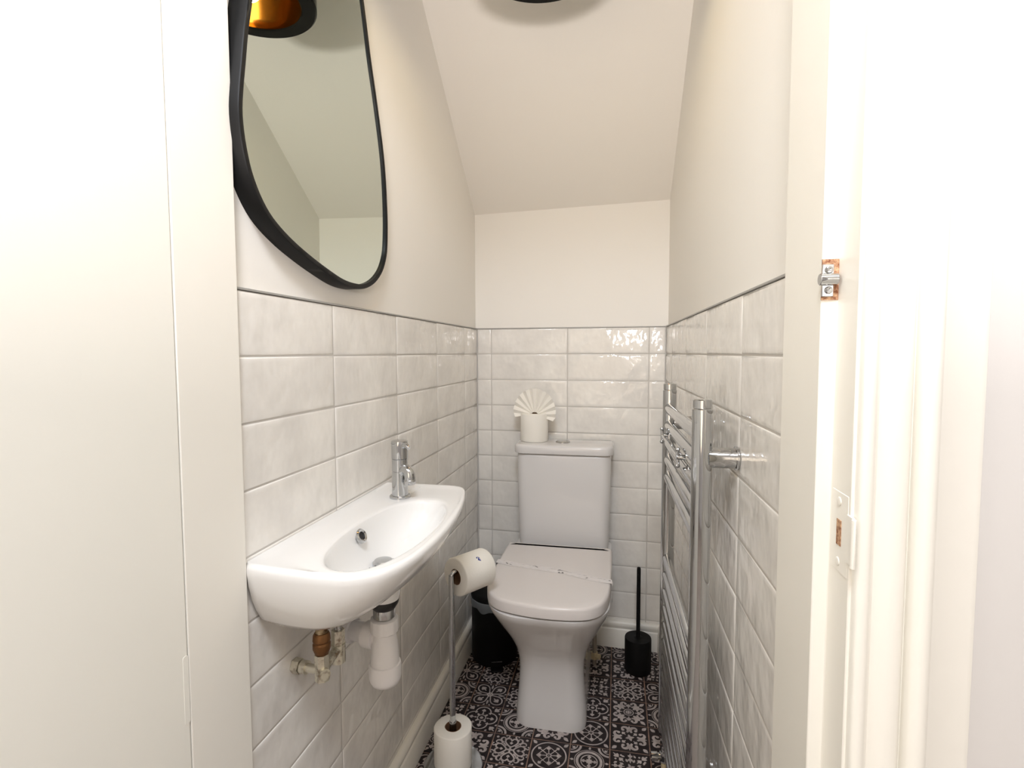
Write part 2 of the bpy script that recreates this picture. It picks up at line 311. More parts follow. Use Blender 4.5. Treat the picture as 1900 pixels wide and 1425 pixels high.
# ------------------------------------------------------------------ patterned floor
TS = 0.112; GX, GY = -0.0078, 1.4540
def floor_mesh():
    mb = MB(); mb.box((XL-.05, 0.58, -.03), (xr(YF)+.05, YB+.05, -.0008), 2)
    def cell(cx, cy, kind):
        h = TS/2; e = h-.0016
        mb.box((cx-e, cy-e, -.004), (cx+e, cy+e, 0), 0)
        zc = [0.00025]
        def P2(x, y): return (cx + x*e*.985, cy + y*e*.985, zc[0])
        def cl(v): return max(-1, min(1, v))
        def stroke(pts, w):
            pts = [(cl(a), cl(b)) for a, b in pts]
            zc[0] += 1e-6
            L, Rr = [], []
            for i, p in enumerate(pts):
                q0, q1 = pts[max(0, i-1)], pts[min(len(pts)-1, i+1)]
                if pts[0] == pts[-1]:
                    if i == 0: q0 = pts[-2]
                    if i == len(pts)-1: q1 = pts[1]
                dx, dy = q1[0]-q0[0], q1[1]-q0[1]; d = math.hypot(dx, dy) or 1
                ww = w[i] if isinstance(w, list) else w
                nx_, ny_ = -dy/d*ww/2, dx/d*ww/2
                L.append(P2(cl(p[0]+nx_), cl(p[1]+ny_))); Rr.append(P2(cl(p[0]-nx_), cl(p[1]-ny_)))
            n = len(pts); mb.add(L+Rr, [(i, i+1, n+i+1, n+i) for i in range(n-1)], 1)
        def poly(pts):
            zc[0] += 1e-6; mb.add([P2(cl(a), cl(b)) for a, b in pts], [tuple(range(len(pts)))], 1)
        def ring(x, y, r, w, n=28, a0=0, a1=360): stroke([(x+r*math.cos(math.radians(a0+(a1-a0)*i/n)), y+r*math.sin(math.radians(a0+(a1-a0)*i/n))) for i in range(n+1)], w)
        def disc(x, y, r, n=14): poly([(x+r*math.cos(2*PI*i/n), y+r*math.sin(2*PI*i/n)) for i in range(n)])
        def rot(pts, a): c_, s_ = math.cos(a), math.sin(a); return [(x*c_-y*s_, x*s_+y*c_) for x, y in pts]
        def mv(pts, x, y): return [(a+x, b+y) for a, b in pts]
        def leaf(x, y, L, w, a): poly(mv(rot([(0,0),(L*.25,w*.42),(L*.5,w*.5),(L*.8,w*.25),(L,0),(L*.8,-w*.25),(L*.5,-w*.5),(L*.25,-w*.42)], a), x, y))
        def curl(x, y, r, a, turn=1, w=.10, ext=1.2):   # C scroll: hook that winds in
            pts = []
            for i in range(19):
                t = i/18; rr = r*(1-.72*t); an = a + turn*t*PI*1.55
                pts.append((x+rr*math.cos(an), y+rr*math.sin(an)))
            stroke(pts, [w*(.55+.6*math.sin(PI*min(1, i/15+.12))) for i in range(19)]); disc(pts[-1][0], pts[-1][1], w*.62, 8)
        def spade(x, y, sz, a):
            poly(mv(rot([(-.5*sz,-.07*sz),(-.1*sz,-.12*sz),(-.05*sz,-.42*sz),(.25*sz,-.38*sz),(.62*sz,0),(.25*sz,.38*sz),(-.05*sz,.42*sz),(-.1*sz,.12*sz),(-.5*sz,.07*sz)], a), x, y))
        Q = [k*PI/2 for k in range(4)]; G = [PI/4+k*PI/2 for k in range(4)]
        if kind == 'A':      # compass in a circle
            ring(0,0,.90,.075,40); sq = [(.64,0),(0,.64),(-.64,0),(0,-.64),(.64,0)]; stroke(rot(sq, .12), .06); ring(0,0,.12,.07,16)
            for k in range(8): stroke(rot([(.16,0),(.60 if k%2 else .46,0)], k*PI/4+.12), .05)
            for a_ in Q: spade(*rot([(.44,0)], a_+.12)[0], .26, a_+.12)
            for a_ in G: spade(*rot([(.66,0)], a_+.12)[0], .24, a_+.12); leaf(*rot([(1.02,0)], a_)[0], .34, .20, a_)
        elif kind == 'B':    # four looped petals
            for a_ in G:
                loop = [(.10,0),(.30,.16),(.55,.32),(.80,.34),(1.02,.20),(1.10,0),(1.02,-.20),(.80,-.34),(.55,-.32),(.30,-.16),(.10,0)]
                stroke(rot(spline(loop[:-1], 4)+[loop[0]], a_), .075); spade(*rot([(.66,0)], a_)[0], .42, a_)
            ring(0,0,.15,.08,16); disc(0,0,.06)
            for a_ in Q: leaf(*rot([(.50,0)], a_)[0], .44, .13, a_); leaf(*rot([(.86,.12)], a_)[0], .22, .10, a_+.5); leaf(*rot([(.86,-.12)], a_)[0], .22, .10, a_-.5)
        elif kind == 'C':    # quatrefoil
            for a_ in Q:
                c_ = rot([(.46,0)], a_)[0]; ring(c_[0], c_[1], .44, .07, 22, math.degrees(a_)-108, math.degrees(a_)+108)
                spade(*rot([(.56,0)], a_)[0], .30, a_); disc(*rot([(.33,.0)], a_+PI/4)[0], .07)
            ring(0,0,.24,.06,20); disc(0,0,.10)
            for k in range(8): leaf(*rot([(.29,0)], k*PI/4)[0], .16, .12, k*PI/4)
            for a_ in G: spade(*rot([(1.12,0)], a_)[0], .40, a_+PI); leaf(*rot([(.98,.26)], a_)[0], .24, .12, a_+1.3); leaf(*rot([(.98,-.26)], a_)[0], .24, .12, a_-1.3)
        elif kind == 'D':    # hearts and lattice scrolls
            for a_ in Q:
                ht = [(.20,0),(.34,.20),(.55,.34),(.74,.28),(.78,.10),(.66,0),(.78,-.10),(.74,-.28),(.55,-.34),(.34,-.20),(.20,0)]
                stroke(rot(spline(ht[:-1], 3)+[ht[0]], a_), .085); spade(*rot([(.50,0)], a_)[0], .22, a_+PI)
                leaf(0, 0, .24, .12, a_)
            for a_ in G:
                stroke(rot([(.34,0),(.60,0)], a_), .08); curl(*rot([(.80,.20)], a_)[0], .22, a_+PI*1.2, 1, .085); curl(*rot([(.80,-.20)], a_)[0], .22, a_-PI*1.2, -1, .085); disc(*rot([(1.15,0)], a_)[0], .08, 8)
            for a_ in Q: curl(*rot([(.96,.30)], a_)[0], .16, a_+PI, 1, .07); curl(*rot([(.96,-.30)], a_)[0], .16, a_-PI, -1, .07)
        elif kind == 'E':    # fleur cross round a small rose
            ring(0,0,.27,.055,20); ring(0,0,.15,.05,14)
            for a_ in Q: leaf(0,0,.13,.09,a_); spade(*rot([(.52,0)], a_)[0], .34, a_); curl(*rot([(.72,.24)], a_)[0], .24, a_+PI*1.1, -1, .14); curl(*rot([(.72,-.24)], a_)[0], .24, a_-PI*1.1, 1, .14)
            for a_ in G: leaf(*rot([(.34,0)], a_)[0], .40, .20, a_); leaf(*rot([(.90,0)], a_)[0], .40, .22, a_); spade(*rot([(.70,0)], a_)[0], .30, a_)
        elif kind == 'F':    # concentric rings, quarter rings in the corners
            ring(0,0,.62,.14,36); ring(0,0,.42,.055,30); ring(0,0,.76,.035,36)
            for k in range(8): leaf(0,0,.20 if k%2 else .32,.11,k*PI/4)
            for a_ in Q: spade(*rot([(.26,0)], a_)[0], .24, a_)
            for sx in (-1,1):
                for sy in (-1,1):
                    q = {(-1,-1):0,(1,-1):90,(1,1):180,(-1,1):270}[(sx,sy)]
                    ring(sx,sy,.52,.12,12,q,q+90); ring(sx,sy,.34,.05,10,q,q+90); spade(sx*.86, sy*.86, .22, math.atan2(-sy,-sx))
            for a_ in Q: leaf(*rot([(.80,0)], a_)[0], .2, .14, a_)
        elif kind == 'G':    # scrolled acanthus
            for a_ in Q: leaf(.02,.02,.26,.16,a_+.3)
            for a_ in G:
                leaf(*rot([(.98,0)], a_)[0], .36, .22, a_)
                curl(*rot([(.66,.24)], a_)[0], .27, a_+PI*1.05, -1, .15); curl(*rot([(.66,-.24)], a_)[0], .27, a_-PI*1.05, 1, .15); spade(*rot([(.42,0)], a_)[0], .26, a_)
            for a_ in Q: leaf(*rot([(.62,0)], a_)[0], .32, .12, a_)
        else:                # H: scattered stars and leaves
            for a_ in Q: leaf(0,0,.26,.14,a_+.4); spade(*rot([(.45,0)], a_)[0], .32, a_); spade(*rot([(.80,0)], a_)[0], .30, a_+PI)
            for k in range(8): leaf(*rot([(.36,0)], k*PI/4+.39)[0], .24, .13, k*PI/4+.39); leaf(*rot([(.72,0)], k*PI/4+.39)[0], .22, .12, k*PI/4+1.3)
            for a_ in G: spade(*rot([(.62,0)], a_)[0], .30, a_); spade(*rot([(1.05,0)], a_)[0], .36, a_+PI); disc(*rot([(.86,.2)], a_)[0], .06, 8); disc(*rot([(.86,-.2)], a_)[0], .06, 8)
        disc(0, 0, .03, 8)
    known = {(-1,-1):'H',(0,-1):'H'}
    # column index i: x from GX+i*TS ; row j: y from GY+j*TS
    known = {(0,-1):'H',(0,0):'G',(0,1):'E',(0,2):'D',(0,3):'G',(0,4):'B',(-1,-1):'F',(-1,0):'A',(-1,1):'C',(-1,2):'H',(-1,3):'G',(-1,4):'F',
             (-2,-1):'A',(-2,0):'E',(-3,-1):'D',(-3,0):'F',(-3,1):'D',(-3,2):'G',(-4,-1):'G',(-4,0):'C',(-4,1):'B',(-4,2):'D',(-4,3):'F',
             (1,-1):'C',(1,0):'G',(1,1):'F',(1,2):'B',(1,3):'H',(-5,0):'H',(-5,1):'F',(-5,-1):'E',(-4,-2):'B',(-3,-2):'C',(-2,-2):'B',(-1,-2):'E',(0,-2):'C'}
    rnd = random.Random(5)
    for i in range(-5, 3):
        for j in range(-8, 6):
            k = known.get((i, j)) or rnd.choice('ABCDEFGH')
            cx, cy = GX+(i+.5)*TS, GY+(j+.5)*TS
            if cx < XL-.06 or cx > xr(YF)+.06 or cy > YB+.05: continue
            cell(cx, cy, k)
    return struct(mb.build('floor', ['ft_dark', 'ft_light', 'ft_grout'], smooth=0))
fl = floor_mesh()

# ------------------------------------------------------------------ wall mirror, pebble shaped
def offs(pts, d):
    n = len(pts); out = []
    cx = sum(p[0] for p in pts)/n; cy = sum(p[1] for p in pts)/n
    for i in range(n):
        a_, b_ = Vector(pts[i-1]), Vector(pts[(i+1) % n]); t = (b_-a_).normalized(); nn = Vector((t.y, -t.x))
        if nn.dot(Vector(pts[i])-Vector((cx, cy))) < 0: nn = -nn
        out.append((pts[i][0]+nn.x*d, pts[i][1]+nn.y*d))
    return out
inl = [(0.7007, 1.6407), (0.6892, 1.589), (0.6814, 1.5416), (0.6745, 1.4997), (0.6718, 1.4652), (0.678, 1.423), (0.6933, 1.3825), (0.7239, 1.3455), (0.7702, 1.3199), (0.8316, 1.2991), (0.8974, 1.2823), (0.9462, 1.273), (0.9938, 1.2715), (1.0311, 1.2762), (1.0713, 1.2913), (1.1039, 1.3148), (1.1242, 1.3422), (1.1354, 1.3771), (1.1384, 1.4531), (1.1273, 1.5614), (1.0969, 1.6706), (1.0688, 1.7536), (1.0501, 1.8207), (1.0366, 1.8648)]   # visible edge of the glass
topc = [(1.0146, 1.9198), (.965, 1.955), (.915, 1.975), (.865, 1.960), (.815, 1.915), (.765, 1.84), (.722, 1.745)]
ri_ = resample(spline(inl + topc, 8), 180); ro_ = offs(ri_, .010)
t = thing('wall_mirror', (XL-P8, .90, 1.61), 'large pebble-shaped mirror in a deep black metal frame above the basin', 'mirror')
xf = -.520
def xgl(y, z): return -.526 + .0086*(y-.9) + .0051*(z-1.55)      # the pane sits a hair out of true
mb = MB(); mb.loft([[(x_, a_, b_) for a_, b_ in pp] for x_, pp in ((XL-P8, ro_), (xf-.0015, ro_), (xf, offs(ri_, .0085)), (xf, offs(ri_, .0012)), (xf-.001, ri_), (-.534, ri_))], False, False)
mb.build('frame', 'framemetal', t, smooth=45)
mb = MB(); mb.loft([[(-.5345, a_, b_) for a_, b_ in offs(ri_, .001)], [(xgl(a_, b_), a_, b_) for a_, b_ in offs(ri_, .001)]]); mb.build('glass', 'mirror', t, smooth=20)

# ------------------------------------------------------------------ ceiling lamp (black drum, gold lining)
LX, LY, LZ, LR = -.166, 1.156, 1.974, .156
t = thing('ceiling_lamp', (LX, LY, ZC), 'glossy black drum ceiling lamp with a gold lining', 'lamp')
T = Matrix.Translation((LX, LY, 0))
mb = MB(); mb.lathe([(.119, LZ+.004), (.122, LZ), (LR-.004, LZ), (LR, LZ+.004), (LR, LZ+.19), (LR-.006, LZ+.197), (.03, LZ+.2), (.03, LZ+.196), (LR-.008, LZ+.19), (LR-.004, LZ+.012), (.122, LZ+.006)], T, 96, 0, False, False)
mb.build('shade', 'blackgloss', t, smooth=40)
mb = MB(); mb.lathe([(.1185, LZ+.003), (.1215, LZ+.0065), (.123, LZ+.03), (.121, LZ+.09), (.105, LZ+.14), (.06, LZ+.168), (.016, LZ+.172)], T, 72, 0, False, True); c = mb.build('lining', 'gold', t, smooth=60); c['label'] = 'gold inner lining'
mb = MB(); mb.lathe([(.004, LZ+.046), (.02, LZ+.051), (.028, LZ+.066), (.03, LZ+.083), (.022, LZ+.105), (.013, LZ+.125), (.013, LZ+.165)], T, 32, 0); mb.build('bulb', 'bulb', t)
ld = bpy.data.lights.new('lamp_glow', 'POINT'); ld.energy = 1.7; ld.color = (1.0, 0.91, 0.62); ld.shadow_soft_size = .03
lo_ = bpy.data.objects.new('lamp_glow', ld); COL.objects.link(lo_); lo_.location = (LX, LY, LZ+.03)
mb = MB(); mb.lathe([(.006, LZ+.19), (.006, ZC-.025), (.05, ZC-.022), (.055, ZC-.016), (.055, ZC)], T, 40, 0); mb.build('ceiling_mount', 'blackgloss', t, smooth=40)

# ------------------------------------------------------------------ basin
BX = XL; DU, DY = .118, .895
BZ = .815
t = basin = thing('wash_basin', (XL, .92, BZ), 'small white D-shaped cloakroom basin hung on the left tiled wall', 'basin')
ol = [(0, .667), (.05, .660), (.10, .656), (.15, .656), (.185, .664), (.213, .684), (.232, .718), (.243, .765), (.2475, .82), (.2475, .88), (.244, .94), (.237, 1.0), (.227, 1.06), (.214, 1.115), (.203, 1.150), (.190, 1.168), (.170, 1.176), (.14, 1.178), (.07, 1.178), (0, 1.178)]
olc = spline(ol, 8, False)
NR = 128
def cast(poly, ang):
    d = Vector((math.cos(ang), math.sin(ang))); best = 9
    n = len(poly)
    for i in range(n):
        p = Vector(poly[i]) - Vector((DU, DY)); q = Vector(poly[(i+1) % n]) - Vector((DU, DY)); e = q-p
        den = d.x*e.y - d.y*e.x
        if abs(den) < 1e-12: continue
        tt = (p.x*e.y - p.y*e.x)/den; ss = (p.x*d.y - p.y*d.x)/den
        if tt > 0 and -1e-9 <= ss <= 1+1e-9: best = min(best, tt)
    return best
angs = [2*PI*i/NR for i in range(NR)]
ro = [cast(olc, a_) for a_ in angs]
bc, bcy, ba_, bb_ = .152, .868, .0735, .186
bowl = [(bc + ba_*math.copysign(abs(math.cos(q))**.85, math.cos(q)), bcy + bb_*math.copysign(abs(math.sin(q))**.92, math.sin(q))) for q in [2*PI*i/160 for i in range(160)]]
rb = [cast(bowl, a_) for a_ in angs]
def outer(z, su, sy, ins=0):
    out = []
    for i, a_ in enumerate(angs):
        u = DU + math.cos(a_)*(ro[i]); y = DY + math.sin(a_)*(ro[i])
        u *= su; y = .92 + (y-.92)*sy
        if ins:
            u = u-ins*max(0, math.cos(a_)) if u > .004 else u; y = y-ins*math.sin(a_)
        out.append((BX+max(0, u), y, z))
    return out
def inner(z, k, shift=0):
    return [(BX+DU+math.cos(a_)*rb[i]*k, DY+math.sin(a_)*rb[i]*k, z) for i, a_ in enumerate(angs)]
def mid(z, q):
    A, B_ = outer(z, 1, 1, .009), inner(z, 1.03); return [(a_[0]*(1-q)+b_[0]*q, a_[1]*(1-q)+b_[1]*q, z) for a_, b_ in zip(A, B_)]
rings = [outer(.700, .30, .45), outer(.701, .52, .74), outer(.706, .60, .82), outer(.718, .68, .87), outer(.738, .79, .92), outer(.760, .89, .96), outer(.782, .958, .985), outer(.800, .99, .998), outer(.809, 1, 1), outer(.8145, 1, 1, .002), outer(.8168, 1, 1, .006), outer(.8165, 1, 1, .012),
         mid(.8150, .12), mid(.8143, .3), mid(.8143, .6), mid(.8143, .88), inner(.8140, 1.02), inner(.8125, .995), inner(.808, .975), inner(.797, .945), inner(.780, .89), inner(.762, .79), inner(.748, .67), inner(.739, .53), inner(.733, .42), inner(.7295, .30), inner(.7285, .15)]
mb = MB(); mb.loft(rings, True, True)
mb.build('bowl', 'ceramic', t, smooth=60)
mb = MB()
for k, uu in enumerate((.062, .078, .094)):      # soap ledge ridges at the far end
    mb.tube([(BX+uu, 1.095, .8146), (BX+uu, 1.15, .8146)], .0013, 8)
c = mb.build('soap_ridges', 'ceramic', t)
mb = MB(); mb.lathe([(.031, 0), (.031, .0045), (.028, .0065), (.024, .004), (.021, .001), (.006, .001)], Matrix.Translation((BX+DU, DY, .7290)), 40, 0); mb.lathe([(.020, .0), (.020, .008), (.016, .012), (.003, .0135)], Matrix.Translation((BX+DU, DY, .731)), 32)
mb.build('drain', 'chrome', t, smooth=35)
To = axis((BX+.0855, .874, .7935), (1, 0, .55))
mb = MB(); mb.lathe([(.0135, -.003), (.0135, .0015), (.0112, .0034), (.0078, .0018), (.0070, -.004)], To, 28, 0, False, False, sx=1.1, sy=1.0); mb.build('overflow_ring', 'chrome', t)
mb = MB(); mb.lathe([(.0073, -.001), (.0073, -.0004)], To, 20, 0, True, True, sx=1.1, sy=1.0); mb.build('overflow_hole', 'dark', t)

# tap
tx, ty = -.4625, 1.062
t = thing('mixer_tap', (tx, ty, BZ), 'chrome single-lever mixer tap on the far end of the basin', 'tap')
T = Matrix.Translation((tx, ty, .8145))
mb = MB(); mb.lathe([(.0232, 0), (.0232, .0035), (.0215, .0055), (.0178, .0062), (.0172, .02), (.0171, .056), (.0162, .0572), (.0162, .0582), (.0172, .0594), (.0171, .078), (.0174, .084), (.0174, .0850), (.0160, .0862)], T, 48, 0); mb.build('body', 'chrome', t, smooth=35)
mb = MB(); mb.lathe([(.0160, .0862), (.0177, .0868), (.0179, .0890), (.0179, .1130), (.0182, .120), (.0176, .1245), (.0130, .1262), (.004, .1266)], T, 48, 0)
ds = Vector((.86, -.50, 0)).normalized(); pn = Vector((tx, ty, 0))
mb.tube([pn+ds*.012+Vector((0,0,.930)), pn+ds*.021+Vector((0,0,.9310)), pn+ds*.028+Vector((0,0,.9300)), pn+ds*.033+Vector((0,0,.9260))], [.0075, .0065, .0055, .0042], 14)
mb.build('handle', 'chrome', t, smooth=35)
sp = [pn+ds*.004+Vector((0,0,.866)), pn+ds*.014+Vector((0,0,.8765)), pn+ds*.023+Vector((0,0,.8790)), pn+ds*.0310+Vector((0,0,.8755)), pn+ds*.0345+Vector((0,0,.8680)), pn+ds*.0350+Vector((0,0,.859))]
mb = MB(); mb.tube(spline([tuple(p) for p in sp], 5, False), .0115, 24); mb.build('spout', 'chrome', t, smooth=35)
q = pn+ds*.0350; mb = MB(); mb.lathe([(.0120, .0), (.0126, .001), (.0126, .009), (.0115, .0105)], Matrix.Translation((q.x, q.y, .8490)), 28, 0); mb.build('aerator', 'chrome_dull', t, smooth=35)

# waste trap
t = thing('bottle_trap', (BX+DU, DY, .70), 'white plastic bottle trap under the basin with its waste pipe', 'pipe')
T = Matrix.Translation((BX+DU, DY, .006))
mb = MB(); mb.lathe([(.031, .6935), (.031, .676), (.029, .664), (.026, .661)], T, 36, 0); c = mb.build('tail_collar', 'ceramic', t, smooth=35)
mb = MB(); mb.lathe([(.0275, .667), (.0285, .662), (.027, .655), (.021, .645), (.019, .643)], T, 36, 0); c = mb.build('rubber_seal', 'rubber', t, smooth=40); c['label'] = 'black rubber seal'
mb = MB(); mb.lathe([(.0195, .648), (.0205, .646), (.0205, .629), (.0190, .627)], T, 36, 0); mb.build('chrome_waste', 'chrome_dull', t, smooth=35)
mb = MB(); n = 48; rr = lambda k, r: r*(1.0+(.018 if k % 4 < 2 else -.01))
mb.loft([[(BX+DU+rr(k, r)*math.cos(2*PI*k/n), DY+rr(k, r)*math.sin(2*PI*k/n), z) for k in range(n)] for r, z in ((.0215, .6320), (.0255, .6305), (.0258, .607), (.023, .6045))]); mb.build('nut', 'plastic', t, smooth=30)
mb = MB(); mb.lathe([(.0205, .606), (.0215, .595), (.0245, .575), (.0262, .555), (.0268, .536)], T, 40, 0); mb.build('bottle', 'plastic', t, smooth=40)
mb = MB(); mb.lathe([(.0275, .5395), (.0295, .5380), (.0302, .532), (.0300, .512), (.0285, .506), (.0255, .500), (.0225, .4985)], T, 40, 0); mb.build('cup', 'plastic', t, smooth=40)
px_, py_ = BX+DU, DY
mb = MB(); mb.tube(spline([(px_-.012, py_+.002, .592), (px_-.05, py_+.010, .592), (px_-.085, py_+.018, .590), (px_-.118, py_+.024, .588)], 6, False), .0185, 24)
for q0, q1, r in (((-.018,.003,.592), (-.040,.007,.592), .0245), ((-.072,.015,.591), (-.092,.019,.590), .0245), ((-.100,.021,.589), (-.1175,.0245,.588), .0265)):
    mb.tube([(px_+q0[0], py_+q0[1], q0[2]), (px_+q1[0], py_+q1[1], q1[2])], r, 28)
mb.build('waste_pipe', 'plastic', t, smooth=35)

# supply valves and hoses
t = thing('supply_valve', (XL, .80, .59), 'tarnished brass isolating valve with chrome flexible hose below the basin', 'valve')
vx, vy = -.487, .782
mb = MB(); mb.tube([(XL+.0005, vy+.004, .590), (vx, vy, .590)], .0075, 18); mb.tube([(XL+.001, vy+.004, .590), (XL+.014, vy+.003, .590)], .013, 6); mb.tube([(XL+.016, vy+.003, .590), (XL+.027, vy+.002, .590)], .011, 20)
mb.tube([(vx, vy, .574), (vx, vy, .620)], .0125, 8); mb.tube([(vx-.002, vy-.002, .590), (vx+.012, vy-.012, .590)], .0100, 18)
mb.tube([(vx, vy, .590), (vx-.002, vy+.052, .598)], .0085, 18); mb.build('valve_body', 'nickel', t, smooth=35)
mb = MB(); mb.lathe([(.009, .618), (.0125, .624), (.0148, .630), (.0148, .638), (.0130, .641), (.0148, .644), (.0140, .653), (.0115, .657)], Matrix.Translation((vx, vy, 0)), 30, 0); mb.build('olive_nut', 'copper', t, smooth=30)
mb = MB(); mb.tube([(vx, vy, .655), (vx+.001, vy+.001, .668)], .0105, 8); mb.tube([(vx+.001, vy+.001, .662), (vx, vy+.004, .705)], .0085, 16); mb.build('compression_fitting', 'brass', t, smooth=30)
mb = MB(); mb.tube([(vx-.002, vy+.056, .572), (vx-.002, vy+.056, .606)], .0125, 16); mb.tube([(vx-.002, vy+.056, .606), (vx-.002, vy+.056, .632)], .0118, 6); mb.build('hose_union', 'nickel', t, smooth=30)
mb = MB(); hp = spline([(vx-.002, vy+.056, .630), (vx-.002, vy+.057, .655), (vx-.001, vy+.061, .675), (vx+.003, vy+.068, .700)], 12, False)
mb.tube(hp, [.0072 if k % 2 else .0065 for k in range(len(hp))], 16); mb.build('braided_hose', 'chrome_dull', t, smooth=60)

# ------------------------------------------------------------------ toilet
t = toilet = thing('toilet', (-.187, 1.75, 0), 'white close-coupled toilet against the back wall with its lid down', 'toilet')
lid = [(-.008, 1.72), (-.008, 1.64), (-.0085, 1.55), (-.0105, 1.49), (-.017, 1.435), (-.034, 1.388), (-.066, 1.358), (-.11, 1.345), (-.16, 1.341), (-.21, 1.342), (-.262, 1.350), (-.310, 1.366), (-.343, 1.395), (-.362, 1.44), (-.3695, 1.50), (-.3715, 1.56), (-.3715, 1.64), (-.371, 1.72)]
lo = spline(lid, 6, False); lo = lo + [(-.3705, 1.785), (-.369, 1.797), (-.362, 1.801), (-.018, 1.801), (-.011, 1.797), (-.0085, 1.785)]
lcx, lcy = -.19, 1.57
def sc(pts, d, z):
    pts2 = offs(pts, d); return [(a_, b_, z) for a_, b_ in pts2]
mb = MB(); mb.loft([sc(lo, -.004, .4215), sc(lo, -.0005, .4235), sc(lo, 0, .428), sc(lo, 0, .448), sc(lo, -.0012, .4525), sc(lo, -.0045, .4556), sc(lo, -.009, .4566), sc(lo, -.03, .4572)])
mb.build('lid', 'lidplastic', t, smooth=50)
mb = MB(); mb.loft([sc(lo, -.010, .4160), sc(lo, -.009, .4215)]); mb.build('lid_gap', 'rubber', t, smooth=0)  # black slab puts the shaded gap between lid and pan into colour
# pan: lofted sections
NS = 96
def pan(z, hw, y0, rf, y1=1.985, cx=-.187, rbk=.03, bow=.0):
    p = rrect(cx-hw, y0, cx+hw, y1, [rf, rbk, rbk, rf], 16)
    p = [(x, y - bow*(1-((x-cx)/hw)**2)*(1 if y < y0+rf*1.01 else 0)) for x, y in p]
    r = resample(p, NS)
    return [(x, y, z) for x, y in r]
secs = [pan(0, .1075, 1.500, .045, bow=.006), pan(.012, .1085, 1.499, .045, bow=.006), pan(.05, .1065, 1.501, .047, bow=.006), pan(.11, .1010, 1.503, .050, bow=.006), pan(.165, .0985, 1.500, .053, bow=.006),
        pan(.205, .1015, 1.493, .057, bow=.007), pan(.245, .1110, 1.477, .064, bow=.008), pan(.285, .1270, 1.452, .075, bow=.009), pan(.325, .1450, 1.421, .088, bow=.010), pan(.36, .1600, 1.393, .098, bow=.010),
        pan(.39, .1710, 1.369, .106, bow=.010), pan(.408, .1755, 1.357, .110, bow=.010), pan(.4155, .1760, 1.3555, .110, bow=.010), pan(.4175, .173, 1.359, .11, bow=.01)]
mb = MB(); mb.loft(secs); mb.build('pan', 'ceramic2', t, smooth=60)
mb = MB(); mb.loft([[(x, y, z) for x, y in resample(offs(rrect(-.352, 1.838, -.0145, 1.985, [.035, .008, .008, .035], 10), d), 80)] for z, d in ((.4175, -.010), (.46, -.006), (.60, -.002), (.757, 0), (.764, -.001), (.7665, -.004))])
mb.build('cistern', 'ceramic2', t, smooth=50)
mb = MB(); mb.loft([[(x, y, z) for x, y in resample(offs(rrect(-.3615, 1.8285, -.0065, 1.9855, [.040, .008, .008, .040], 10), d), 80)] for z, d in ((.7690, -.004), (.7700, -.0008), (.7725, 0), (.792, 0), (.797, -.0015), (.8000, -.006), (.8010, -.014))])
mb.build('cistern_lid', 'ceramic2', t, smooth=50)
mb = MB(); mb.lathe([(.0265, .8008), (.0265, .8035), (.0245, .8055), (.0225, .8048), (.0215, .8062), (.004, .8067)], Matrix.Translation((-.190, 1.911, 0)), 36, 0); mb.build('flush_button', 'chrome_dull', t, smooth=35)
mb = MB()
for hx in (-.262, -.112):
    mb = MB(); mb.tube([(hx, 1.806, .432), (hx, 1.824, .432)], .010, 16); mb.box((hx-.012, 1.803, .4165), (hx+.012, 1.828, .428)); mb.build('hinge', 'chrome_dull', t, smooth=35)

# printed paper strip round the closed lid
t = thing('paper_strip', (-.187, 1.57, .457), 'thin printed white paper band wrapped across the closed toilet lid', 'paper band')
mb = MB(); N_ = 40; nodes = []
for k in range(N_+1):
    q = k/N_; x = -.3715 + (.3640)*q; yc = 1.617 - .088*q - .004*math.sin(q*9); w = .0145 + .0015*math.sin(q*17)
    z = .4576 + .0006*abs(math.sin(q*11)); nodes.append(((x, yc-w, z), (x, yc+w, z+.0003)))
for (x, z, dx) in ((-.0045, .4560, 0), (-.0030, .452, 0), (-.0030, .440, 0), (-.0045, .410, 0), (-.0062, .398, 0)):
    nodes.append(((x, 1.5165-.010, z), (x, 1.5165+.012, z)))
nodes = [((-.3735, 1.617-.012, .412), (-.3735, 1.617+.012, .412)), ((-.3742, 1.617-.012, .44), (-.3742, 1.617+.012, .44)), ((-.3738, 1.617-.0125, .456), (-.3738, 1.617+.0125, .456))] + nodes
mb.loft([[a_, b_, (b_[0], b_[1], b_[2]-.0003), (a_[0], a_[1], a_[2]-.0003)] for a_, b_ in nodes]); mb.build('band', 'strip', t, smooth=50)
rnd = random.Random(3)
def on_strip(q, v): x = -.3715+.3640*q; return (x, 1.617-.088*q-.004*math.sin(q*9)+v, .4586)
def mark(mbx, q, v, L, w, an):
    c_ = on_strip(q, v); ca, sa = math.cos(an), math.sin(an)
    mbx.add([(c_[0]+a_*ca-b_*sa, c_[1]+a_*sa+b_*ca, c_[2]) for a_, b_ in ((-L, 0), (-L*.3, -w), (L*.6, -w*.8), (L, 0), (L*.5, w), (-L*.5, w*.9))], [(0,1,2,3,4,5)])
for q, v, L, w, an in ((.095, -.004, .008, .0022, -.9), (.13, -.008, .005, .0016, -.4), (.335, .009, .005, .0013, .1), (.36, .006, .009, .0020, -.8), (.56, .008, .006, .0018, .5), (.565, -.009, .004, .0026, 1.2), (.595, -.006, .005, .0028, -1.2), (.80, -.004, .004, .0022, .4), (.985, .004, .004, .0024, -.5)):
    mb = MB(); mark(mb, q, v, L, w, an); mb.build('printed_mark', 'print', t, smooth=0)
mb = MB()
for k in range(64):
    mark(mb, rnd.uniform(.02, .97), rnd.choice((-.0095, .009, .0075)) + rnd.uniform(-.001, .001), rnd.uniform(.002, .007), .0005, rnd.uniform(-.4, .2))
